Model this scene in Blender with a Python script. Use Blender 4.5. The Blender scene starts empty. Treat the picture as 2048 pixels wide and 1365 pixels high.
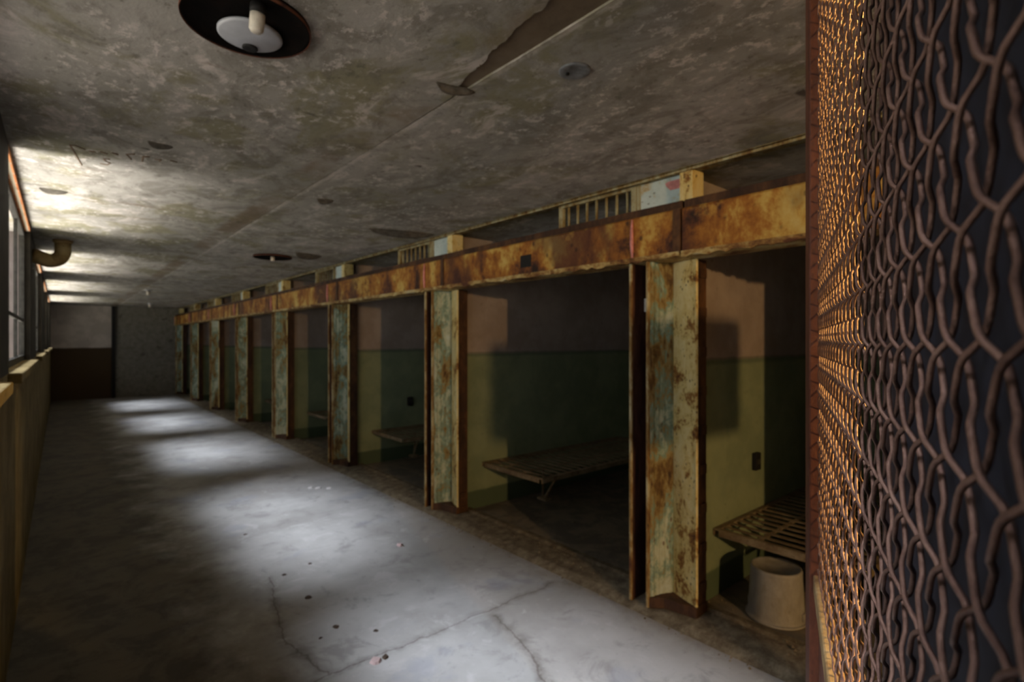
import bpy, bmesh, math, random
from mathutils import Vector, Matrix
random.seed(7)
sc = bpy.context.scene
COL = sc.collection
PI = math.pi
RH = 2.40            # ceiling height
EYE = 1.49

# ---------------------------------------------------------------- node helper
class N:
    def __init__(s, name):
        s.m = bpy.data.materials.new(name); s.m.use_nodes = True
        s.t = s.m.node_tree; s.t.nodes.clear()
        s.out = s.t.nodes.new('ShaderNodeOutputMaterial')
        s._pos = None
    def n(s, typ, **kw):
        x = s.t.nodes.new(typ)
        for k, v in kw.items(): setattr(x, k, v)
        return x
    def l(s, a, b): s.t.links.new(a, b)
    def put(s, v, sock):
        if hasattr(v, 'is_output'): s.l(v, sock)
        elif isinstance(v, (tuple, list)):
            v = tuple(v)
            sock.default_value = v + (1,) if (sock.type == 'RGBA' and len(v) == 3) else v
        else: sock.default_value = v
    def pos(s):
        if s._pos is None: s._pos = s.n('ShaderNodeNewGeometry').outputs['Position']
        return s._pos
    def sep(s, v=None):
        x = s.n('ShaderNodeSeparateXYZ'); s.l(v or s.pos(), x.inputs[0]); return x.outputs
    def comb(s, a, b, c):
        x = s.n('ShaderNodeCombineXYZ')
        for i, v in enumerate((a, b, c)): s.put(v, x.inputs[i])
        return x.outputs[0]
    def scale(s, vec, sc3):
        x = s.n('ShaderNodeVectorMath', operation='MULTIPLY'); s.l(vec, x.inputs[0]); x.inputs[1].default_value = sc3; return x.outputs[0]
    def off(s, vec, o3):
        x = s.n('ShaderNodeVectorMath', operation='ADD'); s.l(vec, x.inputs[0]); s.put(o3, x.inputs[1]); return x.outputs[0]
    def noise(s, scale, detail=6, rough=.6, stretch=None, seed=0, dist=0, col=False):
        v = s.pos()
        if stretch: v = s.scale(v, stretch)
        if seed: v = s.off(v, (seed*7.3, seed*3.1, seed*5.7))
        x = s.n('ShaderNodeTexNoise')
        s.l(v, x.inputs['Vector']); x.inputs['Scale'].default_value = scale
        x.inputs['Detail'].default_value = detail; x.inputs['Roughness'].default_value = rough
        x.inputs['Distortion'].default_value = dist
        return x.outputs[1 if col else 0]
    def vor(s, scale, feature='F1', stretch=None, seed=0):
        v = s.pos()
        if stretch: v = s.scale(v, stretch)
        if seed: v = s.off(v, (seed*7.3, seed*3.1, seed*5.7))
        x = s.n('ShaderNodeTexVoronoi', feature=feature)
        s.l(v, x.inputs['Vector']); x.inputs['Scale'].default_value = scale
        return x.outputs['Distance']
    def mth(s, op, a, b=0.0, clamp=False):
        x = s.n('ShaderNodeMath', operation=op); x.use_clamp = clamp
        s.put(a, x.inputs[0]); s.put(b, x.inputs[1]); return x.outputs[0]
    def step(s, v, lo, hi, a=0.0, b=1.0):
        x = s.n('ShaderNodeMapRange', interpolation_type='SMOOTHSTEP')
        s.put(v, x.inputs[0])
        if lo > hi: lo, hi, a, b = hi, lo, b, a
        for i, q in enumerate((lo, hi, a, b)): x.inputs[i+1].default_value = q
        return x.outputs[0]
    def mix(s, f, a, b, mode='MIX'):
        x = s.n('ShaderNodeMix', data_type='RGBA', blend_type=mode)
        s.put(f, x.inputs[0]); s.put(a, x.inputs[6]); s.put(b, x.inputs[7]); return x.outputs[2]
    def seg(s, px, py, a, b):
        """distance from (px,py) to segment ab"""
        ax, ay = a; dx, dy = b[0]-ax, b[1]-ay; L = dx*dx+dy*dy
        ux, uy = s.mth('SUBTRACT', px, ax), s.mth('SUBTRACT', py, ay)
        t = s.mth('ADD', s.mth('MULTIPLY', ux, dx/L), s.mth('MULTIPLY', uy, dy/L), True)
        ex = s.mth('SUBTRACT', ux, s.mth('MULTIPLY', t, dx)); ey = s.mth('SUBTRACT', uy, s.mth('MULTIPLY', t, dy))
        return s.mth('SQRT', s.mth('ADD', s.mth('MULTIPLY', ex, ex), s.mth('MULTIPLY', ey, ey)))
    def done(s, col, rough=.85, metal=0, bump=None, bstr=.4, bdist=.01, spec=.3):
        b = s.n('ShaderNodeBsdfPrincipled')
        s.put(col, b.inputs['Base Color']); s.put(rough, b.inputs['Roughness']); s.put(metal, b.inputs['Metallic'])
        b.inputs['Specular IOR Level'].default_value = spec
        if bump is not None:
            q = s.n('ShaderNodeBump'); q.inputs['Strength'].default_value = bstr; q.inputs['Distance'].default_value = bdist
            s.l(bump, q.inputs['Height']); s.l(q.outputs[0], b.inputs['Normal'])
        s.l(b.outputs[0], s.out.inputs[0]); return s.m

def m_plain(name, col, rough=.8, metal=0, var=.35, scale=30, spec=.3):
    g = N(name); n1 = g.noise(scale, 5)
    c = g.mix(g.step(n1, .3, .7), tuple(v*(1-var) for v in col), tuple(min(1, v*(1+var)) for v in col))
    return g.done(c, rough, metal, n1, .2, .004, spec)

def m_ceiling():
    g = N('weathered_plaster')
    big = g.noise(.9, 4, .6, (1, .55, 1)); mid = g.noise(5.5, 8, .70, (1, .6, 1), 1, .6)
    fine = g.noise(22, 8, .75, (1, .7, 1), 2); olive = g.noise(2.4, 6, .65, (1, .8, 1), 3, .4)
    c = g.mix(g.step(big, .34, .66), (.32, .30, .26), (.43, .40, .36))
    c = g.mix(g.mth('MULTIPLY', g.step(olive, .50, .62), .7), c, (.235, .215, .115))
    c = g.mix(g.mth('MULTIPLY', g.step(mid, .48, .61), .6), c, (.175, .158, .13))
    c = g.mix(g.mth('MULTIPLY', g.step(mid, .45, .33), .8), c, (.60, .54, .49))
    # pale salts and grit
    salt = g.mth('MULTIPLY', g.step(fine, .53, .62), g.step(g.noise(1.7, 4, .6, None, 5), .42, .58))
    c = g.mix(g.mth('MULTIPLY', salt, .85), c, (.66, .59, .54))
    c = g.mix(g.mth('MULTIPLY', g.step(fine, .44, .34), .55), c, (.12, .11, .085))
    # rust streaks across the corridor
    rs = g.noise(3.0, 6, .7, (.45, 2.4, 1), 8, 1.2)
    c = g.mix(g.mth('MULTIPLY', g.step(rs, .62, .72), .6), c, (.17, .105, .06))
    X, Y, Z = g.sep()
    jn = g.mth('ABSOLUTE', g.mth('SUBTRACT', g.mth('ADD', X, g.mth('MULTIPLY', g.mth('SUBTRACT', g.noise(5, 4), .5), .08)), 1.04))
    c = g.mix(g.mth('MULTIPLY', g.step(jn, .10, .04), g.step(g.noise(1.3, 5, .65, None, 14), .38, .6, 0, .7)), c, (.20, .14, .085))
    jl = g.mth('ABSOLUTE', g.mth('SUBTRACT', g.mth('ADD', X, g.mth('MULTIPLY', g.mth('SUBTRACT', g.noise(14, 4), .5), .03)), 1.13))
    c = g.mix(g.mth('MULTIPLY', g.step(jl, .018, .004), g.step(mid, .42, .56, .65, .1)), c, (.62, .56, .5))
    # dark flaked spots
    sp = g.mth('MULTIPLY', g.step(g.vor(3.2, 'F1', (.55, 1.7, 1), 2), .13, .06), g.step(g.noise(9, 4, .6, None, 11), .46, .54))
    c = g.mix(g.mth('MULTIPLY', sp, .85), c, (.06, .05, .04))
    h = g.mth('ADD', g.mth('MULTIPLY', mid, .6), g.mth('MULTIPLY', fine, .5))
    return g.done(c, .9, 0, h, .5, .012, .15)

def m_floor():
    g = N('worn_concrete_floor')
    big = g.noise(1.1, 5, .6); mid = g.noise(5, 8, .7, None, 1, .5); fine = g.noise(45, 6, .75, None, 2)
    c = g.mix(g.step(big, .35, .65), (.31, .30, .28), (.45, .445, .425))
    c = g.mix(g.mth('MULTIPLY', g.step(mid, .52, .68), .6), c, (.22, .21, .20))
    c = g.mix(g.mth('MULTIPLY', g.step(mid, .44, .34), .5), c, (.52, .51, .50))
    c = g.mix(g.mth('MULTIPLY', g.step(g.noise(2.2, 5, .6, None, 6), .56, .68), .35), c, (.25, .27, .33))
    c = g.mix(g.mth('MULTIPLY', g.step(fine, .58, .7), .35), c, (.17, .16, .15))
    X, Y, Z = g.sep()
    # brown dirt towards the cell fronts and in the cells
    dn = g.mth('ADD', X, g.mth('MULTIPLY', g.noise(3.5, 6, .7, None, 9), .5))
    dirt = g.step(dn, 2.50, 2.80)
    c = g.mix(g.mth('MULTIPLY', dirt, .85), c, g.mix(g.step(mid, .4, .6), (.085, .07, .05), (.20, .165, .11)))
    grime_shade = g.mth('SUBTRACT', g.mth('MULTIPLY', g.noise(2.6, 7, .7, None, 12), 1.0), X)  # grime along the window wall, darkened to paint in the parapet's shade
    c = g.mix(g.mth('MULTIPLY', g.step(grime_shade, -.45, .1), .9), c, g.mix(g.step(mid, .4, .6), (.035, .028, .017), (.095, .078, .05)))
    # cracks
    nz = g.noise(7, 5, .6, None, 4, 0, True); s2 = g.sep(nz)
    px = g.mth('ADD', X, g.mth('MULTIPLY', g.mth('SUBTRACT', s2[0], .5), .10))
    py = g.mth('ADD', Y, g.mth('MULTIPLY', g.mth('SUBTRACT', s2[1], .5), .10))
    lines = [((1.0, 3.5), (.85, 2.75)), ((.85, 2.75), (.89, 2.30)), ((.89, 2.30), (1.42, 2.29)), ((1.42, 2.29), (2.3, 2.28)),
             ((1.78, 2.23), (1.71, 1.86)), ((1.71, 1.86), (1.60, 1.62)), ((.9, 2.3), (.4, 2.28))]
    d = None
    for a, b in lines:
        q = g.seg(px, py, a, b); d = q if d is None else g.mth('MINIMUM', d, q)
    soft = g.mth('MULTIPLY', g.step(d, .05, .0), g.step(mid, .36, .6))
    c = g.mix(g.mth('MULTIPLY', soft, .55), c, (.12, .11, .09))
    c = g.mix(g.mth('MULTIPLY', g.step(d, .007, .001), .5), c, (.07, .045, .04))
    h = g.mth('ADD', g.mth('MULTIPLY', mid, .5), g.mth('MULTIPLY', fine, .25))
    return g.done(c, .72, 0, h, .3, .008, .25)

def m_cellwall():
    g = N('two_tone_cell_paint')
    X, Y, Z = g.sep()
    mid = g.noise(3.0, 7, .65, None, 1); fine = g.noise(26, 5, .7, None, 2)
    z = g.mth('ADD', Z, g.mth('MULTIPLY', g.mth('SUBTRACT', g.noise(10, 3), .5), .02))
    up = g.mix(g.step(mid, .35, .65), (.30, .245, .215), (.38, .32, .285))
    lo = g.mix(g.step(mid, .35, .65), (.19, .235, .145), (.25, .295, .18))
    c = g.mix(g.step(z, 1.37, 1.385), lo, up)
    c = g.mix(g.mth('MULTIPLY', g.mth('MULTIPLY', g.step(z, 1.34, 1.365), g.step(z, 1.40, 1.385)), .5), c, (.07, .10, .08))
    c = g.mix(g.step(z, .17, .15), c, (.085, .12, .075))
    c = g.mix(g.mth('MULTIPLY', g.step(fine, .6, .72), .5), c, (.12, .12, .09))
    return g.done(c, .8, 0, g.mth('ADD', fine, mid), .25, .006, .2)

def m_leftwall():
    g = N('ochre_wall_paint')
    mid = g.noise(4, 7, .65); fine = g.noise(30, 5, .7, None, 2)
    c = g.mix(g.step(mid, .38, .62), (.19, .14, .06), (.28, .215, .10))
    c = g.mix(g.mth('MULTIPLY', g.step(fine, .56, .68), .6), c, (.10, .075, .04))
    return g.done(c, .85, 0, fine, .4, .006, .15)

def m_brick():
    g = N('orange_brick')
    b = g.n('ShaderNodeTexBrick'); X, Y, Z = g.sep()
    g.l(g.comb(Y, g.mth('ADD', Z, X), 0.0), b.inputs['Vector'])
    b.inputs['Color1'].default_value = (.42, .13, .045, 1); b.inputs['Color2'].default_value = (.5, .22, .09, 1)
    b.inputs['Mortar'].default_value = (.42, .34, .24, 1); b.inputs['Scale'].default_value = 1
    b.inputs['Brick Width'].default_value = .21; b.inputs['Row Height'].default_value = .07; b.inputs['Mortar Size'].default_value = .008
    return g.done(b.outputs[0], .9, 0, b.outputs[1], .4, .005, .1)

def m_endwall():
    g = N('two_tone_end_wall')
    X, Y, Z = g.sep(); mid = g.noise(2.5, 7, .65); fine = g.noise(9, 6, .7, None, 3)
    z = g.mth('ADD', Z, g.mth('MULTIPLY', mid, .03))
    up = g.mix(g.step(mid, .4, .6), (.44, .39, .34), (.56, .5, .44))
    c = g.mix(g.step(z, 1.32, 1.34), (.075, .05, .028), up)
    pl = g.mix(g.step(fine, .35, .7), (.24, .225, .19), (.16, .15, .115))
    pl = g.mix(g.mth('MULTIPLY', g.step(g.noise(4, 4, .6, None, 8), .6, .68), .7), pl, (.09, .08, .06))
    c = g.mix(g.step(X, 1.07, 1.08), c, pl)
    return g.done(c, .9, 0, mid, .2, .01, .15)

def m_rust(name, stops, scale=5.0, stretch=(1, 1, 1), seed=0, rough=.75, pits=.6, pit_col=(.035, .018, .012), metal=0.0, spec=.35, band=0):
    """stops: list of (position, colour) along a rough noise: patches of paint and rust"""
    g = N(name)
    a = g.noise(scale, 9, .68, stretch, seed, .35); b = g.noise(scale*7, 6, .72, stretch, seed+3)
    f = g.mth('ADD', g.mth('MULTIPLY', a, .78), g.mth('MULTIPLY', b, .22))
    r = g.n('ShaderNodeValToRGB'); g.l(f, r.inputs[0])
    el = r.color_ramp.elements
    el.remove(el[1]); el[0].position = stops[0][0]; el[0].color = stops[0][1] + (1,)
    for p, c in stops[1:]: el.new(p).color = c + (1,)
    c = r.outputs[0]
    if band:
        bn = g.noise(1.5, 4, .6, (.2, 1, .5), 17)
        c = g.mix(g.mth('MULTIPLY', g.step(bn, .52, .62), band), c, (.075, .026, .016))
        bs = g.noise(2.2, 5, .6, (.2, 1, 1.4), 23)
        c = g.mix(g.mth('MULTIPLY', g.mth('MULTIPLY', g.step(bs, .56, .64), g.step(b, .40, .55)), band), c, (.50, .31, .07))
    v = g.vor(scale*5, 'F1', stretch, seed+1)
    pt = g.mth('MULTIPLY', g.step(v, .28, .12), g.step(g.noise(scale*1.6, 4, .6, None, seed+6), .46, .58))
    c = g.mix(g.mth('MULTIPLY', pt, pits), c, pit_col)
    return g.done(c, rough, metal, g.mth('ADD', g.mth('MULTIPLY', a, .7), g.mth('MULTIPLY', b, .5)), .55, .006, spec)

DK, RB, OR, YE, CR, TE, PB = (.022, .011, .008), (.10, .035, .014), (.36, .15, .022), (.55, .36, .085), (.62, .55, .34), (.16, .27, .23), (.42, .55, .56)
M = {}
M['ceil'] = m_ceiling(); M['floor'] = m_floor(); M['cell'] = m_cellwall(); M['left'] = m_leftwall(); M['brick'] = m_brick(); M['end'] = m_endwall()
M['substrate'] = m_rust('bare_brown_slab', [(.3, (.09, .065, .04)), (.5, (.15, .11, .07)), (.7, (.20, .155, .11))], 4, pits=.15)
M['beam'] = m_rust('rusted_beam_paint', [(.36, DK), (.42, RB), (.465, (.24, .09, .015)), (.52, OR), (.585, YE), (.66, (.62, .47, .16))], 3.4, (1, 1.0, .8), 1, pits=.75, band=.8)
M['beamdark'] = m_rust('dark_rust', [(.35, DK), (.5, (.06, .028, .014)), (.66, (.14, .065, .025))], 8, (1, 1, .4), 2)
M['lip'] = m_rust('pale_peeling_lip', [(.40, RB), (.48, (.26, .14, .04)), (.56, (.50, .38, .15)), (.68, (.52, .52, .38))], 9, (1, .6, 1), 3)
M['pilaster'] = m_rust('teal_and_rust_paint', [(.33, DK), (.40, (.13, .075, .022)), (.46, (.27, .21, .085)), (.50, TE), (.555, (.42, .47, .36)), (.64, (.50, .60, .56))], 5.5, (1, 1.5, .55), 4, pits=.8, pit_col=(.10, .045, .015))
M['cream'] = m_rust('cream_flaking_paint', [(.34, RB), (.42, (.30, .15, .035)), (.46, (.66, .52, .20)), (.58, (.76, .66, .34)), (.72, (.66, .66, .48))], 8, (1, 1, .7), 5, pits=.95, pit_col=(.09, .035, .015))
M['channel'] = m_rust('dark_red_rust', [(.35, (.02, .010, .009)), (.5, (.065, .026, .017)), (.66, (.16, .075, .05))], 6, (1, 1, .3), 6)
M['edge'] = m_rust('pale_worn_edge', [(.36, RB), (.48, (.26, .16, .05)), (.58, (.50, .45, .27))], 10, (1, 1, .4), 7)
M['bar'] = m_rust('olive_bar_paint', [(.36, RB), (.46, (.24, .17, .06)), (.58, (.40, .38, .24))], 18, (1, 1, .4), 8)
M['panel'] = m_rust('pale_blue_sheet_paint', [(.33, (.25, .14, .06)), (.40, (.50, .42, .25)), (.46, (.50, .62, .62)), (.60, (.62, .72, .72)), (.74, (.66, .52, .50))], 5, (1, 1, 1.6), 9)
M['pink'] = m_plain('pink_primer', (.62, .26, .25), .8, 0, .2)
M['wire'] = m_rust('rusted_wire', [(.35, (.11, .055, .04)), (.5, (.21, .115, .082)), (.65, (.30, .175, .13))], 30, (1, 1, 1), 2, .36, .2, metal=.55, spec=.6)
M['frame'] = m_rust('red_oxide_frame', [(.35, (.055, .02, .012)), (.55, (.14, .045, .022)), (.7, (.20, .08, .04))], 14, (1, 1, .5), 3, .55, .4)
M['wornrail'] = m_rust('worn_ochre_rail', [(.35, (.18, .10, .04)), (.5, (.34, .22, .09)), (.65, (.46, .34, .18))], 20, (1, 1, 1), 4)
M['bunk'] = m_rust('bunk_steel', [(.35, (.10, .065, .035)), (.5, (.20, .15, .085)), (.66, (.30, .25, .16))], 9, (1, 1, 1), 5)
M['bucket'] = m_rust('dull_zinc', [(.35, (.22, .205, .17)), (.5, (.32, .305, .27)), (.66, (.42, .41, .38))], 6, (1, 1, .6), 6, .5, .15)
M['dish'] = m_rust('black_enamel', [(.40, (.003, .0025, .002)), (.58, (.007, .005, .004)), (.80, (.035, .014, .006))], 16, (1, 1, 1), 2, .75, .2, spec=.05)
M['rimrust'] = m_rust('red_rim_rust', [(.35, (.03, .013, .01)), (.55, (.14, .045, .02)), (.7, (.22, .09, .04))], 20, (1, 1, 1), 3)
M['white'] = m_plain('white_enamel', (.42, .43, .46), .35, 0, .12, 12, .5)
M['porcelain'] = m_plain('old_porcelain', (.66, .60, .50), .4, 0, .15, 40, .5)
M['black'] = m_plain('soot_black', (.012, .011, .010), .7, 0, .2)
M['grey'] = m_plain('grey_galvanised', (.24, .25, .26), .45, .4, .3, 25)
M['pipe'] = m_rust('ochre_pipe_paint', [(.35, (.16, .10, .035)), (.5, (.30, .21, .085)), (.66, (.40, .31, .15))], 6, (1, 1, 1), 7)
M['sash'] = m_plain('dark_window_steel', (.045, .042, .035), .6, .2, .3)
M['dirt'] = m_rust('dirt_and_grit', [(.35, (.07, .055, .035)), (.5, (.15, .12, .075)), (.66, (.27, .23, .16))], 14, (1, 1, 1), 3, .95, .3)
M['chipdark'] = m_plain('dark_flake', (.07, .05, .035), .9)
M['chippink'] = m_plain('pink_plaster_chip', (.56, .42, .40), .9, 0, .15)
M['chipwhite'] = m_plain('white_plaster_chip', (.66, .64, .62), .9, 0, .15)
M['mark'] = m_plain('brown_crayon', (.22, .15, .10), .9, 0, .2)
M['tag'] = m_plain('white_tag', (.75, .73, .68), .7, 0, .1)
M['sheet'] = m_plain('blue_black_sheet_steel', (.012, .014, .022), .6, 0, .3, 12)
M['flake'] = m_plain('shadow_toned_flake', (.11, .095, .075), .9)  # flake colour darkened to carry the shadows around the curls
M['pierdark'] = m_plain('dark_pier_surface', (.035, .030, .022), .8, 0, .3, 8)  # piers coloured darker than the wall below the sill
M['yard'] = m_plain('pale_stucco', (.20, .165, .155), .9, 0, .15, 3)

def m_glass():
    g = N('dusty_pane')
    tr = g.n('ShaderNodeBsdfTransparent'); tr.inputs[0].default_value = (.9, .93, .95, 1)
    gl = g.n('ShaderNodeBsdfGlossy'); gl.inputs['Roughness'].default_value = .15; gl.inputs[0].default_value = (.6, .6, .6, 1)
    df = g.n('ShaderNodeBsdfDiffuse'); df.inputs[0].default_value = (.3, .28, .25, 1)
    m1 = g.n('ShaderNodeMixShader'); m1.inputs[0].default_value = .06; g.l(tr.outputs[0], m1.inputs[1]); g.l(gl.outputs[0], m1.inputs[2])
    m2 = g.n('ShaderNodeMixShader'); g.l(g.step(g.noise(6, 6, .7), .45, .75, .04, .22), m2.inputs[0])
    g.l(m1.outputs[0], m2.inputs[1]); g.l(df.outputs[0], m2.inputs[2]); g.l(m2.outputs[0], g.out.inputs[0]); return g.m
M['glass'] = m_glass()

# ---------------------------------------------------------------- mesh helper
class MB:
    def __init__(s): s.v = []; s.f = []; s.smooth = []
    def add(s, vs, fs, sm=False):
        o = len(s.v); s.v += [tuple(v) for v in vs]
        for f in fs: s.f.append(tuple(o+i for i in f)); s.smooth.append(sm)
        return s
    def box(s, x0, x1, y0, y1, z0, z1):
        vs = [(x, y, z) for x in (x0, x1) for y in (y0, y1) for z in (z0, z1)]
        return s.add(vs, [(0, 1, 3, 2), (4, 6, 7, 5), (0, 4, 5, 1), (2, 3, 7, 6), (0, 2, 6, 4), (1, 5, 7, 3)])
    def tube(s, pts, r, n=8, cap=True, sm=True):
        pts = [Vector(p) for p in pts]; rs = r if isinstance(r, (list, tuple)) else [r]*len(pts)
        vs = []; fs = []; ref = None
        for i, p in enumerate(pts):
            t = (pts[min(i+1, len(pts)-1)] - pts[max(i-1, 0)]).normalized()
            if ref is None:
                ref = Vector((0, 0, 1)) if abs(t.z) < .9 else Vector((1, 0, 0))
            u = (ref - t*ref.dot(t)).normalized(); w = t.cross(u); ref = u
            for k in range(n):
                a = 2*PI*k/n; vs.append(p + (u*math.cos(a) + w*math.sin(a))*rs[i])
        for i in range(len(pts)-1):
            for k in range(n): fs.append((i*n+k, i*n+(k+1) % n, (i+1)*n+(k+1) % n, (i+1)*n+k))
        if cap: fs.append(tuple(range(n-1, -1, -1))); fs.append(tuple((len(pts)-1)*n+k for k in range(n)))
        return s.add(vs, fs, sm)
    def lathe(s, prof, n=48, c=(0, 0, 0), sm=True, ell=1.0, cap=True):
        vs = []; fs = []
        for r, z in prof:
            for k in range(n):
                a = 2*PI*k/n; vs.append((c[0]+r*math.cos(a), c[1]+r*math.sin(a)*ell, c[2]+z))
        for i in range(len(prof)-1):
            for k in range(n): fs.append((i*n+k, i*n+(k+1) % n, (i+1)*n+(k+1) % n, (i+1)*n+k))
        if cap and prof[0][0] > 1e-6: fs.append(tuple(range(n-1, -1, -1)))
        if cap and prof[-1][0] > 1e-6: fs.append(tuple((len(prof)-1)*n+k for k in range(n)))
        return s.add(vs, fs, sm)
    def prism(s, poly, z0, z1, axis='z'):
        """poly extruded along an axis; poly holds the other two coordinates in order (x,y), (x,z) or (y,z)"""
        def put(a, b, h): return (a, b, h) if axis == 'z' else ((a, h, b) if axis == 'y' else (h, a, b))
        n = len(poly)
        vs = [put(a, b, z0) for a, b in poly] + [put(a, b, z1) for a, b in poly]
        fs = [tuple(range(n-1, -1, -1)), tuple(range(n, 2*n))] + [(i, (i+1) % n, n+(i+1) % n, n+i) for i in range(n)]
        return s.add(vs, fs)
    def build(s, name, mat, parent=None, bevel=0, loc=(0, 0, 0)):
        me = bpy.data.meshes.new(name); me.from_pydata(s.v, [], s.f); me.validate(); 
        me.polygons.foreach_set('use_smooth', s.smooth[:len(me.polygons)] if len(s.smooth) >= len(me.polygons) else [False]*len(me.polygons))
        bm = bmesh.new(); bm.from_mesh(me); bmesh.ops.recalc_face_normals(bm, faces=bm.faces[:]); bm.to_mesh(me); bm.free()
        o = bpy.data.objects.new(name, me); COL.objects.link(o); o.location = loc
        if isinstance(mat, str): mat = M[mat]
        me.materials.append(mat)
        if parent is not None: o.parent = parent
        if bevel:
            b = o.modifiers.new('bevel', 'BEVEL'); b.width = bevel; b.segments = 2; b.limit_method = 'ANGLE'; b.angle_limit = math.radians(40)
        return o

def tag(o, label, cat, group=None):
    o['label'] = label; o['category'] = cat
    if group: o['group'] = group
    return o
def thing(name, label, cat, loc=(0, 0, 0), group=None):
    o = bpy.data.objects.new(name, None); COL.objects.link(o); o.location = loc; o.empty_display_size = .1
    return tag(o, label, cat, group)
def struct(o, label=None):
    o['kind'] = 'structure'
    if label: o['label'] = label
    return o
def dup(root, loc, label, group=None):
    r = root.copy(); COL.objects.link(r); r.location = loc; r['label'] = label
    if group: r['group'] = group
    for ch in list(root.children):
        c = ch.copy(); COL.objects.link(c); c.parent = r
        for gch in list(ch.children):
            d = gch.copy(); COL.objects.link(d); d.parent = c
    return r
ORD = ['first', 'second', 'third', 'fourth', 'fifth', 'sixth', 'seventh', 'eighth', 'ninth']

# ---------------------------------------------------------------- the shell
XL, YB, YE_, XC, XB = -.18, -7.0, 17.25, 2.48, 5.05
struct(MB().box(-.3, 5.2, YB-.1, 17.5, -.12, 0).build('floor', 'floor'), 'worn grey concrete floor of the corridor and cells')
struct(MB().box(-.42, 5.25, YB-.1, 17.5, RH+.007, RH+.16).build('ceiling', 'substrate'), 'bare brown concrete slab showing where plaster fell away')
# plaster skin in two halves along the joint at x = 1.117, the edge of the left half broken away near the camera
rag = [(1.10, 17.4)]
y = 17.0
while y > 1.75:
    rag.append((1.112 + random.uniform(-.004, .003), y)); y -= random.uniform(.15, .5)
rag += [(1.108, 1.66), (1.085, 1.56), (1.06, 1.47), (1.05, 1.40), (1.052, 1.375), (1.028, 1.30), (1.026, 1.22), (1.006, 1.13), (1.000, 1.02), (.976, .94), (.955, .8), (.93, .65), (.91, .5), (.95, .2), (1.0, -.2), (1.10, -.5), (1.11, -6.9)]
def jag(pts, amp=.012, sub=4):
    o = []
    for i in range(len(pts)-1):
        a, b = pts[i], pts[i+1]
        for k in range(sub):
            t = k/sub; o.append((a[0]+(b[0]-a[0])*t+random.uniform(-amp, amp)*(k > 0), a[1]+(b[1]-a[1])*t))
    return o + [pts[-1]]
n0 = next(i for i, p in enumerate(rag) if p[1] < 1.67)
rag = rag[:n0] + jag(rag[n0:], .006, 5)
struct(MB().prism([(-.40, 17.4), (-.40, -6.95), (.4, -6.95)] + rag[::-1], RH, RH+.007).build('trim_1', 'ceil'), 'stained plaster skin on the window half of the ceiling')
rp = []
y = -6.95
while y < 17.3:
    rp.append((1.120 + random.uniform(-.004, .004), y)); y += random.uniform(.1, .3)
rp.append((1.12, 17.4))
struct(MB().prism([(5.2, 17.4), (5.2, -6.95)] + rp, RH, RH+.007).build('trim_2', 'ceil'), 'stained plaster skin on the cell half of the ceiling')

WIN = [(.1, 2.62), (3.35, 5.7), (7.0, 9.1), (10.4, 12.5), (13.8, 15.9)]
SILL, HEAD, WT = 1.34, 2.365, .07
wl = MB(); wl.box(XL-WT, XL, YB, 17.5, 0, SILL)
ys = [YB] + [q for w in WIN for q in w] + [17.5]
pw = MB()
for i in range(0, len(ys), 2): pw.box(XL-WT, XL, ys[i], ys[i+1], SILL, RH)
struct(pw.build('wall_window_piers', 'pierdark'), 'dark piers between the windows')
struct(wl.build('wall_left', 'left'), 'ochre painted wall with windows')
ln = MB()
for a, b in WIN: ln.box(XL-WT, XL, a, b, HEAD, RH)
struct(ln.build('trim_3', 'brick'), 'orange brick lintels over the windows')
for i, (a, b) in enumerate(WIN):
    fr = MB(); x0, x1 = XL-WT+.005, XL-WT+.035
    for yy in (a, b-.04): fr.box(x0, x1, yy, yy+.04, SILL, HEAD)
    for zz in (SILL, HEAD-.04): fr.box(x0, x1, a+.04, b-.04, zz, zz+.04)
    for q in (1/3, 2/3): fr.box(x0+.005, x1-.005, a+(b-a)*q-.012, a+(b-a)*q+.012, SILL+.04, HEAD-.04)
    fr.box(x0+.006, x1-.006, a+.04, b-.04, SILL+.30, SILL+.325)
    w = struct(fr.build('window_%d' % (i+1), 'sash'), 'steel framed window in the ochre wall')
    MB().box(x0+.013, x0+.017, a+.03, b-.03, SILL+.03, HEAD-.03).build('pane', 'glass', w)
    sl = struct(MB().box(XL-.01, XL+.05, a-.05, b+.05, SILL-.045, SILL).build('trim_%d' % (4+i), 'left', None, .006), 'window ledge')
struct(MB().box(XL, .19, -1.75, -1.45, 0, RH).build('lamp_block_pier', 'left'), 'unseen pier added behind the camera to block the lamp')  # added blocker: keeps the lamp off the left floor and wall
struct(MB().box(.93, 1.34, -2.1, -1.98, 1.57, 1.87).box(1.11, 1.16, -2.07, -2.02, 0, 1.57).build('lamp_block_box', 'sash'), 'unseen box on a stand added to shade the cell walls')  # added blocker: shapes the lamp's shadow on the cell walls
struct(MB().box(-.3, 5.2, YB-.1, YB, 0, RH).build('wall_back', 'end'))
struct(MB().box(-.3, 5.2, YE_, 17.5, 0, RH).build('wall_end', 'end'), 'end wall, pale over dark paint beside bare stained plaster')
struct(MB().box(XB, 5.2, YB, 17.5, 0, RH).build('wall_right', 'cell'))
struct(MB().box(XC, 2.68, YB, -.34, 0, RH).build('wall_front', 'left'))
struct(MB().box(1.02, 1.10, YE_-.09, YE_, 0, RH).build('trim_20', 'black'), 'dark post on the end wall')

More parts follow.
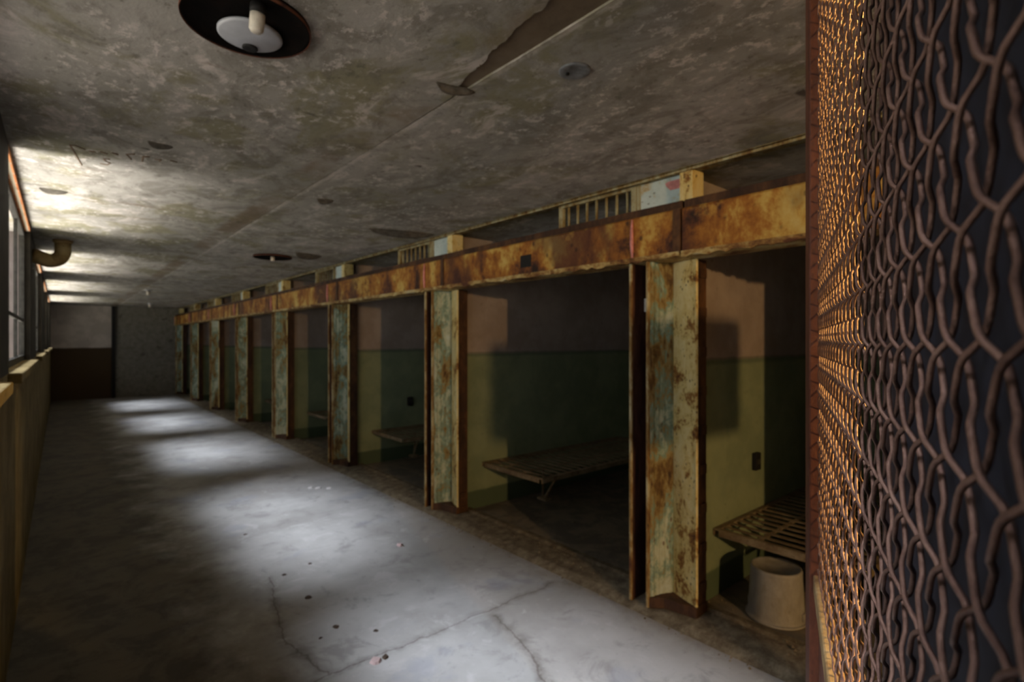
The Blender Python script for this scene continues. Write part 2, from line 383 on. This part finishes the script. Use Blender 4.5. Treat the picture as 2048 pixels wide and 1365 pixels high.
# ---------------------------------------------------------------- cell fronts
Y0, DY, NK = 1.53, 2.2, 8
for k in range(-1, NK):
    yk = Y0+DY*k
    struct(MB().box(2.67, XB, yk+.02, yk+.17, 0, RH).build('wall_partition', 'cell'), 'partition wall between two cells, pale over green')
kerb = MB().prism([(2.40, 0), (2.47, .022), (2.62, .03), (2.64, .018), (2.67, .018), (2.69, .03), (2.74, .025), (2.78, 0)], -.34, YE_, 'y')
struct(kerb.build('trim_21', 'dirt'), 'low dirty sill along the cell fronts')
struct(MB().box(2.47, 2.485, -.34, YE_, RH-.022, RH).box(2.47, 2.56, -.34, YE_, RH-.012, RH-.002).build('trim_22', 'bar', None, .002), 'thin rusty angle strip along the ceiling')

Z0, ZB, ZT = .028, 1.93, 2.22
def make_post(k):
    lab = {0: 'broad cell post by the wire gate, cream flank and teal front, white tag',
           1: 'second cell post from the wire gate, narrow teal and cream, bunk cell on both sides'}.get(k, '%s cell post counting from the wire gate, rusty cream and brown' % ORD[k])
    return lab
POSTG = 'rusty steel posts between the cells'
p0 = thing('cell_post', make_post(0), 'post', (2.56, Y0, Z0), POSTG)
def L(x): return x-2.56
def Zl(z): return z-Z0
HP = 1.926-Z0
def XY(pts): return [(L(a), b) for a, b in pts]
# rusty side wall of the door pocket, curving back to the flange, with shallow ridges
prof = []
for i in range(33):
    t = i/32
    prof.append((2.458+.142*t - .003*math.cos(t*PI*8)*(.1 < t < .9), .158-.050*t**.8 + .012*math.sin(PI*t) + .0025*math.cos(t*PI*8)))
MB().prism(XY(prof + [(2.655, .105), (2.655, .165), (2.458, .165)]), 0, HP).build('pilaster', 'pilaster', p0)
MB().prism(XY([(2.607, .112), (2.590, .075), (2.566, .01), (2.550, -.045), (2.540, -.066), (2.552, -.072), (2.563, -.050), (2.580, .005), (2.606, .070), (2.625, .105)]), 0, HP).build('face_flange', 'cream', p0, .0015)
ch = MB().prism(XY([(2.445, .166), (2.445, .172), (2.590, .172), (2.590, .200), (2.572, .203), (2.572, .214), (2.590, .217), (2.590, .238), (2.572, .241), (2.572, .252), (2.590, .255), (2.590, .276), (2.452, .276), (2.452, .284), (2.655, .284), (2.655, .166)]), 0, HP)
ch.build('door_channel', 'channel', p0)
MB().box(L(2.438), L(2.452), .272, .288, 0, HP).build('channel_edge', 'edge', p0, .002)
MB().box(L(2.436), L(2.456), .160, .174, 0, HP).build('channel_edge', 'edge', p0, .002)
rk = MB().box(L(2.566), L(2.655), -.060, -.030, 0, HP).box(L(2.61), L(2.655), -.03, .105, 0, HP)
for i in range(9):
    z = .12+.21*i; rk.box(L(2.575), L(2.64), -.072, -.060, z, z+.05)
rk.build('lock_rack', 'beamdark', p0)
MB().prism(XY([(2.530, -.075), (2.50, .10), (2.448, .15), (2.448, .178), (2.60, .178), (2.655, -.066)]), 0, .055).build('base_shoe', 'beamdark', p0, .003)
posts = [p0] + [dup(p0, (2.56, Y0+DY*k, Z0), make_post(k), POSTG) for k in range(1, NK)]
MB().box(L(2.560), L(2.5725), .254, .272, Zl(1.66), Zl(1.735)).build('tag', 'tag', p0)['label'] = 'small white tag'

# beam casings, one to a bay
CASG = 'rusty beam casings over the cell doors'
clab = lambda k: ('orange rusted beam casing over the cell beside the wire gate' if k == -1 else
                  'orange rusted beam casing with a square slot, over the first full cell' if k == 0 else
                  '%s orange rusted beam casing beyond the one with a square slot' % ORD[k-1])
def make_casing(y0, y1, label, slot=False):
    t = thing('beam_casing', label, 'beam', (2.5, y0, ZB), CASG); Ln = y1-y0
    a = .006
    MB().prism([(-.08, .012), (-.08, .235), (-.072, .245), (-.04, .245), (-.04, .235), (-.068, .225), (-.068, .022), (-.04, .012)], a, Ln-a, 'y').build('face_plate', 'beam', t, .002)
    MB().prism([(-.058, .232), (-.058, .290), (.09, .290), (.09, .232)], a, Ln-a, 'y').build('upper_flange', 'beamdark', t, .003)
    MB().box(-.066, .09, a, Ln-a, .014, .232).build('inner_web', 'beamdark', t)
    # peeling pale lip under the beam, ragged lower edge
    random.seed(int(y0*10)); n = 60; top = []; bot = []
    for i in range(n+1):
        yy = a+(Ln-2*a)*i/n; top.append((yy, .022)); bot.append((yy, .0 - random.uniform(0, .014)*(random.random() < .55)))
    MB().prism(top + bot[::-1], -.090, -.080, 'x').build('peeling_lip', 'lip', t)
    MB().box(-.078, .09, a, Ln-a, -.002, .012).build('bottom_flange', 'lip', t, .002)
    MB().box(-.086, -.079, -.0, .045, .010, .245).build('joint_strap', 'beamdark', t, .002)
    wb = MB(); wb.tube([(-.083, .30, .02), (-.088, .30, .10), (-.088, .30, .17), (-.083, .30, .235)], [.006, .011, .009, .006], 8)
    wb.build('weld_bead', 'pink', t)
    if slot: MB().box(-.0835, -.079, 1.13, 1.24, .065, .15).build('square_slot', 'black', t, .002)['label'] = 'dark square slot'
    return t
cas = {}
cas[-1] = make_casing(-.34, Y0-.05, clab(-1))
for k in range(0, NK-1): cas[k] = make_casing(Y0-.05+DY*k, Y0-.05+DY*(k+1), clab(k), k == 0)
make_casing(Y0-.05+DY*7, YE_, 'short dark beam casing against the end wall')

# transom grilles and sheet panels above the beam
GR, PN = 'barred vents above the beam', 'pale sheet panels above the beam'
g0 = thing('transom_grille', 'barred vent under the ceiling beside the pink-stained blue panel', 'vent', (2.54, Y0+.30, ZT), GR)
h = RH-.014-ZT
MB().box(-.02, .02, 0, .035, 0, h).box(-.02, .02, .585, .62, 0, h).box(-.02, .02, .035, .585, h-.018, h).box(-.02, .02, .035, .585, 0, .012).build('frame', 'bar', g0, .002)
for i in range(7):
    yy = .035+.55*(i+.5)/7
    MB().tube([(0, yy, .010), (0, yy, h-.015)], .0085, 8).build('bar', 'bar', g0)
for k in range(1, NK):
    dup(g0, (2.54, Y0+.30+DY*k, ZT), 'barred vent under the ceiling, %s from the wire gate' % ORD[k], GR)
q0 = thing('transom_plate', 'pale blue sheet panel with a pink corner above the first post', 'panel', (2.53, Y0+.0, ZT), PN)
MB().box(0, .012, 0, .275, 0, h).build('sheet', 'panel', q0, .002)
MB().box(-.006, .018, .275, .298, 0, h).build('edge_strip', 'bar', q0, .002)
MB().box(-.045, .065, -.078, -.003, 0, h).build('stub', 'cream', q0, .002)
for k in range(1, NK):
    dup(q0, (2.53, Y0+DY*k, ZT), 'pale blue sheet panel above the %s post from the wire gate' % ORD[k], PN)
pk = []
for i in range(14):
    a = 2*PI*i/14; pk.append((.055+.05*math.cos(a)*(1+.3*math.sin(3*a)), h*.72+.035*math.sin(a)*(1+.3*math.cos(2*a))))
MB().prism(pk, -.0012, .0, 'x').build('primer_patch', 'pink', q0)['label'] = 'bare pink primer'

# ---------------------------------------------------------------- bunks, boxes, bucket
BG = 'steel slat bunks in the cells'
blab = ['steel slat bunk behind the upturned bucket', 'whole steel slat bunk in the cell left of the broad teal post', 'steel slat bunk in the third cell from the gate',
        'dim steel bunk in the fourth cell from the gate', 'dim steel bunk in the fifth cell from the gate']
b0 = thing('bunk', blab[0], 'bunk', (2.87, Y0, .40), BG)   # local: x along the wall, -y into the cell
LB, WB = 1.95, .74
def angle_rail(y, s): return MB().box(0, LB, y-.016, y+.016, -.004, .004).box(0, LB, y+s*.012, y+s*.016, -.036, .0)
angle_rail(-.0, 1).build('side_rail', 'bunk', b0, .001)
angle_rail(-WB, -1).build('side_rail', 'bunk', b0, .001)
for xx in (0, LB-.03): MB().box(xx, xx+.03, -WB+.017, -.017, -.004, .004).box(xx, xx+.004, -WB+.017, -.017, -.036, -.004).build('end_rail', 'bunk', b0, .001)
sd = MB()
for i in range(23):
    xx = .07+i*(LB-.14)/22
    sd.box(xx-.014, xx+.014, -WB+.01, -.01, .004, .008)
for yy in (-.24, -.5): sd.box(.03, LB-.03, yy-.012, yy+.012, .000, .004)
sd.build('slat_deck', 'bunk', b0)
for xx in (.22, LB-.30):
    MB().tube([(xx, -WB+.03, -.02), (xx+.05, -WB+.22, -.24), (xx+.10, -WB+.30, -.26), (xx+.14, -WB+.34, -.02)], .010, 8).box(xx+.02, xx+.10, -WB+.19, -WB+.29, -.268, -.25).build('folding_leg', 'bunk', b0)
for i in range(1, 5): dup(b0, (2.87, Y0+DY*i, .40), blab[i], BG)

def outlet(x, y, z, label):
    t = thing('outlet_box', label, 'box', (x, y, z), 'small dark boxes on the cell walls')
    MB().box(-.035, .035, -.03, 0, -.055, .055).build('box', 'black', t, .004)
    MB().box(-.022, .022, -.034, -.03, -.016, .016).build('face', 'sash', t, .002)
outlet(3.40, Y0+.02, .715, 'small dark box on the yellow-lit wall above the nearest bunk')
outlet(3.39, Y0+2*DY+.02, .72, 'small dark square box on the wall of the third cell')

bk = thing('bucket', 'upturned dull grey bucket on the cell floor by the wire gate', 'bucket', (2.935, 1.22, .0))
BH = .275
MB().lathe([(.144, .0), (.148, .004), (.148, .016), (.143, .018), (.139, .03), (.127, BH-.03), (.126, BH-.02), (.128, BH-.014), (.124, BH-.004), (.118, BH), (.112, BH-.008), (0, BH-.008)], 56).build('body', 'bucket', bk)
MB().lathe([(.149, .004), (.153, .008), (.153, .014), (.149, .018), (.149, .004)], 56, cap=False).build('rim', 'bucket', bk)
for s in (-1, 1): MB().box(-.02+s*.0, .02, s*.140-.008, s*.140+.008, .03, .07).build('handle_ear', 'bucket', bk, .003)

# ---------------------------------------------------------------- ceiling fixtures
def dish(x, y, r, label, full):
    t = thing('ceiling_light', label, 'ceiling light', (x, y, RH), 'round metal ceiling lights')
    d = MB().lathe([(r, -.0005), (r*1.0, -.012), (r*.985, -.016), (r*.95, -.012), (r*.80, -.006), (r*.5, -.003), (0, -.002)], 64)
    d.build('dish', 'dish', t)
    MB().lathe([(r*.985, -.014), (r*1.004, -.018), (r*1.012, -.012), (r*1.004, -.006), (r*.99, -.010), (r*.985, -.014)], 64, cap=False).build('rim', 'rimrust', t)
    if full:
        c = (.02, .055, 0)
        MB().lathe([(.087, -.006), (.087, -.012), (.080, -.016), (0, -.020)], 48, c).build('reflector', 'white', t)
        hc = (c[0]+.012, c[1]+.052, 0)
        MB().lathe([(.020, -.010), (.022, -.022), (.018, -.024), (0, -.020)], 24, hc).build('reflector_hole', 'black', t)
        a = Vector((.000, -.105, -.004)); ax = Vector((-.004, .010, -.072))
        MB().tube([a, a+ax*.35], .0205, 20).build('socket_collar', 'black', t)
        MB().tube([a+ax*.33, a+ax*.55, a+ax*.9, a+ax*1.0], [.019, .0195, .0185, .014], 20).build('socket', 'porcelain', t)
    else:
        MB().tube([(0, 0, -.004), (0, -.0, -.05)], .02, 16).build('socket', 'porcelain', t)
    return t
dish(.405, 1.62, .166, 'large black dish light with white reflector and socket', True)
dish(1.73, 5.95, .19, 'small far dark dish light on the ceiling over the corridor', False)
cp = thing('cover_plate', 'round grey blank plate on the ceiling', 'ceiling plate', (1.312, 1.20, RH))
MB().lathe([(.054, 0), (.054, -.004), (.050, -.006), (.035, -.003), (0, -.002)], 40).build('disc', 'grey', cp)
MB().tube([(-.01, .025, -.002), (-.01, .025, -.008)], .006, 10).build('screw', 'black', cp)
for (x, y, lab) in ((1.19, 11.28, 'small pale pendant stub far down the ceiling'), (1.64, 15.28, 'tiny pale stub where ceiling meets the end wall')):
    t = thing('lamp_socket', lab, 'lamp socket', (x, y, RH))
    MB().lathe([(.06, 0), (.06, -.012), (.03, -.022), (.0, -.024)], 20).build('base', 'white', t)
    MB().tube([(0, 0, -.02), (0, 0, -.09)], [.026, .03], 14).build('socket', 'porcelain', t)

# curled flakes of paint on the ceiling
FL = 'curled paint flakes hanging from the ceiling'
def flake(x, y, ln, wd, rz, label, curl=.03):
    n = 10; vs = []; fs = []
    random.seed(int(x*100))
    for i in range(n+1):
        t = i/n; w = wd*math.sin(PI*min(max(t, .03), .97))**.7*(1+random.uniform(-.12, .12))
        for j in range(5):
            s = j/4
            vs.append((ln*(t-.5), w*(s-.5) + .01*math.sin(5*t), -.001 - curl*(s**1.8)*math.sin(PI*t)**.5))
    for i in range(n):
        for j in range(4): a = i*5+j; fs.append((a, a+1, a+6, a+5))
    o = MB().add(vs, fs, True).build('paint_flake', 'flake'); o.location = (x, y, RH); o.rotation_euler.z = rz
    so = o.modifiers.new('thick', 'SOLIDIFY'); so.thickness = .002; so.offset = 1
    return tag(o, label, 'paint flake', FL)
flake(2.15, 3.90, .56, .12, -.2, 'long curled paint flake on the ceiling near the middle vent', .04)
flake(1.98, 5.58, .34, .12, .45, 'short curled paint flake beyond the far dish light', .045)
flake(1.294, 3.35, .10, .06, 0, 'tiny dark paint flake on the ceiling over mid corridor', .02)
flake(1.075, 1.56, .15, .04, -.1, 'dark split flake at the end of the bare brown strip', .016)
flake(-.03, 4.20, .13, .05, .2, 'dark flake in the bright ceiling patch by the window', .02)
flake(.35, 2.90, .10, .04, .3, 'small dark flake on the ceiling beside the bright patch', .015)

# brown hand drawn marks on the ceiling
gm = thing('chalk_marks', 'faint brown hand-drawn letters on the bright ceiling patch', 'graffiti', (.2, 3.2, RH))
def stroke(pts): MB().tube([(x-.2, y-3.2, -.0003) for x, y in pts], .0040, 6).build('letter', 'mark', gm)
stroke([(.085, 3.50), (.035, 3.18), (.055, 3.17), (.09, 3.21)])
stroke([(.105, 3.22), (.13, 3.215)]); stroke([(.145, 3.20), (.175, 3.21)]); stroke([(.19, 3.18), (.215, 3.19)])
stroke([(.19, 3.30), (.165, 3.305), (.17, 3.34), (.195, 3.37), (.185, 3.41), (.155, 3.41)])
stroke([(.27, 3.23), (.245, 3.16), (.275, 3.13)]); stroke([(.315, 3.23), (.31, 3.14), (.335, 3.13)]); stroke([(.36, 3.15), (.385, 3.14), (.38, 3.17)]); stroke([(.42, 3.12), (.45, 3.13)])

# elbow pipe on the window wall
ep = thing('elbow_pipe', 'ochre elbow pipe from the window wall up into the ceiling', 'pipe', (XL, 6.2, RH))
pts = [(-.0, -.10, -.17), (.06, -.07, -.19)]
for i in range(13):
    a = -PI/2 + (PI/2)*i/12; pts.append((.10+.10*math.cos(a), -.02+.06*math.cos(a)*1.0, -.10+.10*math.sin(a)))
pts.append((.20, .04, 0))
MB().tube(pts, .060, 18).build('elbow', 'pipe', ep)
MB().lathe([(.072, 0), (.072, -.02), (.056, -.03), (.05, -.03)], 24, (.20, .04, 0)).build('flange', 'pipe', ep)

# ---------------------------------------------------------------- floor litter
def chip(x, y, r, mat, label, group, hgt=.4, name='plaster_chip', cat='chip'):
    random.seed(int(x*1000+y*77)); n = 9
    ring = [(r*random.uniform(.6, 1.1)*math.cos(2*PI*i/n), r*random.uniform(.5, .9)*math.sin(2*PI*i/n)) for i in range(n)]
    vs = [(a, b, 0) for a, b in ring] + [(a*.75, b*.75, r*hgt*random.uniform(.6, 1.1)) for a, b in ring]
    fs = [tuple(range(n-1, -1, -1)), tuple(range(n, 2*n))] + [(i, (i+1) % n, n+(i+1) % n, n+i) for i in range(n)]
    o = MB().add(vs, fs).build(name, mat, None, .001, (x, y, 0)); o.rotation_euler.z = random.uniform(0, 6)
    return tag(o, label, cat, group)
chip(1.875, 3.43, .032, 'chippink', 'pinkish plaster chip alone on the blue-grey floor', None, .6)
for x, y in ((1.98, 5.30), (2.06, 5.22), (1.92, 5.36)): chip(x, y, .035, 'chipwhite', 'white plaster crumb where the floor is brightest, towards the far cells', 'white plaster crumbs', .4)
for x, y, r in ((1.082, 3.48, .022), (1.093, 3.08, .026), (1.089, 2.67, .022), (1.078, 4.40, .018), (1.267, 3.54, .018), (.99, 2.62, .014), (1.23, 2.50, .018)):
    chip(x, y, r, 'chipdark', 'small dark leaf-like flake on the lit corridor floor', 'dark flakes on the floor', .25, 'floor_flake', 'flake')
chip(1.11, 2.26, .04, 'chippink', 'pale pinkish plaster crumb on the floor crack', None, .35)
chip(1.16, 2.26, .02, 'chipdark', 'brown flake touching the plaster crumb on the crack', None, .5, 'floor_flake', 'flake')
random.seed(11)
db = MB()
for i in range(900):
    yy = .2 + 9*random.random()**1.6; xx = random.choice([random.gauss(2.42, .05), random.gauss(2.85, .18), random.gauss(2.6, .1)])
    if xx < 2.25 or xx > 3.3: continue
    if (xx-2.935)**2 + (yy-1.22)**2 < .2**2: continue
    if 2.42 < xx < 2.68 and ((yy-Y0) % DY < .30 or (yy-Y0) % DY > DY-.09): continue
    zb = .027 if 2.5 < xx < 2.72 else (.008 if 2.42 < xx < 2.76 else 0)
    r = random.uniform(.004, .013); a = random.uniform(0, 6)
    p = [(xx+r*math.cos(a+q)*random.uniform(.7, 1.2), yy+r*math.sin(a+q)*random.uniform(.6, 1.1), zb-.003) for q in (0, 1.6, 3.1, 4.7)]
    db.add(p + [(xx, yy, zb+r*.8)], [(0, 1, 4), (1, 2, 4), (2, 3, 4), (3, 0, 4), (3, 2, 1, 0)])
d = db.build('debris', 'dirt'); d['kind'] = 'stuff'; tag(d, 'grit and crumbled paint along the cell sill', 'debris')

# ---------------------------------------------------------------- wire gate
ga = math.radians(67.9)
gd = Vector((math.sin(ga), math.cos(ga), 0)); gn = Vector((-gd.y, gd.x, 0))      # along the gate; towards the window side
gate = thing('wire_gate', 'rusty diamond mesh gate standing open close to the camera', 'gate', (-.0-gn.x*.065, -gn.y*.065, 0))
gate.rotation_euler.z = PI/2-ga                                                   # local x runs along the gate, local +y towards the camera side
GW, ZR, ZTOP = 1.19, 1.035, 2.33
h_, w_, r_ = .05, .0425, .00155
s0, zc = .1845, 1.4745
def build_wires():
    m = MB(); sub = 8; sA, sB = .02, GW
    I0, I1 = int((sA-s0)/(w_/2))-2, int((sB-s0)/(w_/2))+2
    J0, J1 = int((zc-ZTOP)/(h_/2))-2, int((zc-ZR)/(h_/2))+2       # j counts downwards
    for fam in (1, -1):
        lo, hi = (I0-J1, I1-J0) if fam > 0 else (I0+J0, I1+J1)
        for c in range(lo, hi+1):
            if c % 2: continue
            run = []
            for q in range(J0*sub, J1*sub+1):
                u = q/sub; uu = u - .07*math.sin(2*PI*u)
                s = s0 + (c + fam*uu)*w_/2; z = zc - u*h_/2
                y = fam*math.tanh(2.2*math.cos(PI*u))/.976*r_*1.45
                if sA <= s <= sB and ZR <= z <= ZTOP: run.append((s, y, z))
                else:
                    if len(run) > 3: m.tube(run, r_, 6)
                    run = []
            if len(run) > 3: m.tube(run, r_, 6)
    return m
build_wires().build('wire_mesh', 'wire', gate)
MB().box(GW-.01, GW+.16, -.014, .017, 0, RH-.02).build('hinge_stile', 'frame', gate, .003)
MB().box(.0, .575, -.020, -.016, .06, ZTOP).build('backing_sheet', 'sheet', gate, .001)
MB().box(.0, GW-.012, -.012, .006, ZTOP, ZTOP+.05).build('top_rail', 'frame', gate, .003)
MB().box(.0, GW-.012, -.012, .010, ZR-.035, ZR).build('bottom_rail', 'wornrail', gate, .003)
MB().box(.0, GW-.012, -.008, .001, .06, ZR-.036).build('kick_panel', 'frame', gate, .002)

# ---------------------------------------------------------------- outside
struct(MB().box(-1.6, -.262, 6.0, 6.3, 0, 3.2).build('wall_outside', 'yard'), 'pale wall outside the window')

struct(MB().box(-1.9, -.36, -1.2, 3.0, 0, 1.05).build('wall_outside', 'yard'), 'unseen low wall added outside to block light from the yard')  # added to keep yard light off the near ceiling
# ---------------------------------------------------------------- light
AZ = (.16, .45)
SKY, YARD, DIM_SKY, DIM_GROUND = (109, 109, 119, 1), (112, 102, 93, 1), (2.0, 1.95, 1.95, 1), (4.6, 4.1, 3.4, 1)
w = bpy.data.worlds.new('sky'); sc.world = w; w.use_nodes = True
t = w.node_tree; t.nodes.clear()
o = t.nodes.new('ShaderNodeOutputWorld'); bg = t.nodes.new('ShaderNodeBackground'); tc = t.nodes.new('ShaderNodeTexCoord')
def wn(op, a, b=0.0, clamp=False):
    x = t.nodes.new('ShaderNodeMath'); x.operation = op; x.use_clamp = clamp
    for k, v in enumerate((a, b)):
        if hasattr(v, 'is_output'): t.links.new(v, x.inputs[k])
        else: x.inputs[k].default_value = v
    return x.outputs[0]
def wstep(v, lo, hi):
    x = t.nodes.new('ShaderNodeMapRange'); x.interpolation_type = 'SMOOTHSTEP'; t.links.new(v, x.inputs[0])
    a, b = (0, 1) if lo < hi else (1, 0)
    for k, q in enumerate((min(lo, hi), max(lo, hi), a, b)): x.inputs[k+1].default_value = q
    return x.outputs[0]
def wmix(f, a, b):
    x = t.nodes.new('ShaderNodeMix'); x.data_type = 'RGBA'
    for k, v in ((0, f), (6, a), (7, b)):
        if hasattr(v, 'is_output'): t.links.new(v, x.inputs[k])
        else: x.inputs[k].default_value = v
    return x.outputs[2]
sx = t.nodes.new('ShaderNodeSeparateXYZ'); t.links.new(tc.outputs['Generated'], sx.inputs[0])
dx, dy, dz = sx.outputs
# a gap of bright sky between the buildings across the yard, and the sunlit yard below it
az = wn('DIVIDE', wn('ABSOLUTE', dy), wn('MAXIMUM', wn('MULTIPLY', dx, -1.0), .001))
gap = wstep(az, AZ[1], AZ[0])
sky_g = wn('MULTIPLY', gap, wn('MULTIPLY', wstep(dz, .55, .72), wstep(dz, .86, .75)))
yard_g = wn('MULTIPLY', gap, wn('MULTIPLY', wstep(dz, -.60, -.90), wstep(dz, -.985, -.95)))
c = wmix(wstep(dz, -.1, .1), DIM_GROUND, DIM_SKY)
c = wmix(wstep(dz, .25, .55), c, (.12, .13, .15, 1))
c = wmix(sky_g, c, SKY); c = wmix(yard_g, c, YARD)
t.links.new(c, bg.inputs[0]); bg.inputs[1].default_value = 1.0
t.links.new(bg.outputs[0], o.inputs[0])
def light(name, typ, loc, energy, color, **kw):
    l = bpy.data.lights.new(name, typ); l.energy = energy; l.color = color
    for k, v in kw.items(): setattr(l, k, v)
    ob = bpy.data.objects.new(name, l); COL.objects.link(ob); ob.location = loc; return ob
def aim(ob, d): ob.rotation_euler = Vector(d).to_track_quat('-Z', 'Y').to_euler()
w.cycles.sampling_method = 'MANUAL'; w.cycles.sample_map_resolution = 1024
light('warm_lamp', 'POINT', (-.14, -5.0, 2.08), 580, (1.0, .60, .24), shadow_soft_size=.04)

sp = light('gate_glow_spot', 'SPOT', (2.1, -1.5, 2.2), 720, (1.0, .64, .20), shadow_soft_size=.03, spot_size=math.radians(35), spot_blend=.6)  # added spot with no known source, turns the far mesh gold
aim(sp, (.76-2.1, .26+1.5, -.56))
# ---------------------------------------------------------------- camera
cd = bpy.data.cameras.new('camera'); cam = bpy.data.objects.new('camera', cd); COL.objects.link(cam)
cd.sensor_width = 36; cd.lens = 1050/2048*36; cd.clip_start = .01; cd.clip_end = 100
cam.location = (0, 0, EYE); cam.rotation_euler = (PI/2, 0, -math.atan2(904, 1050))
cd.dof.use_dof = True; cd.dof.focus_distance = .50; cd.dof.aperture_fstop = 8
sc.camera = cam
sc.view_settings.view_transform = 'Standard'; sc.view_settings.look = 'None'; sc.view_settings.gamma = 1; sc.view_settings.exposure = 0
sc.view_settings.use_curve_mapping = False
sc.cycles.max_bounces = 6; sc.cycles.diffuse_bounces = 4; sc.cycles.sample_clamp_indirect = 4
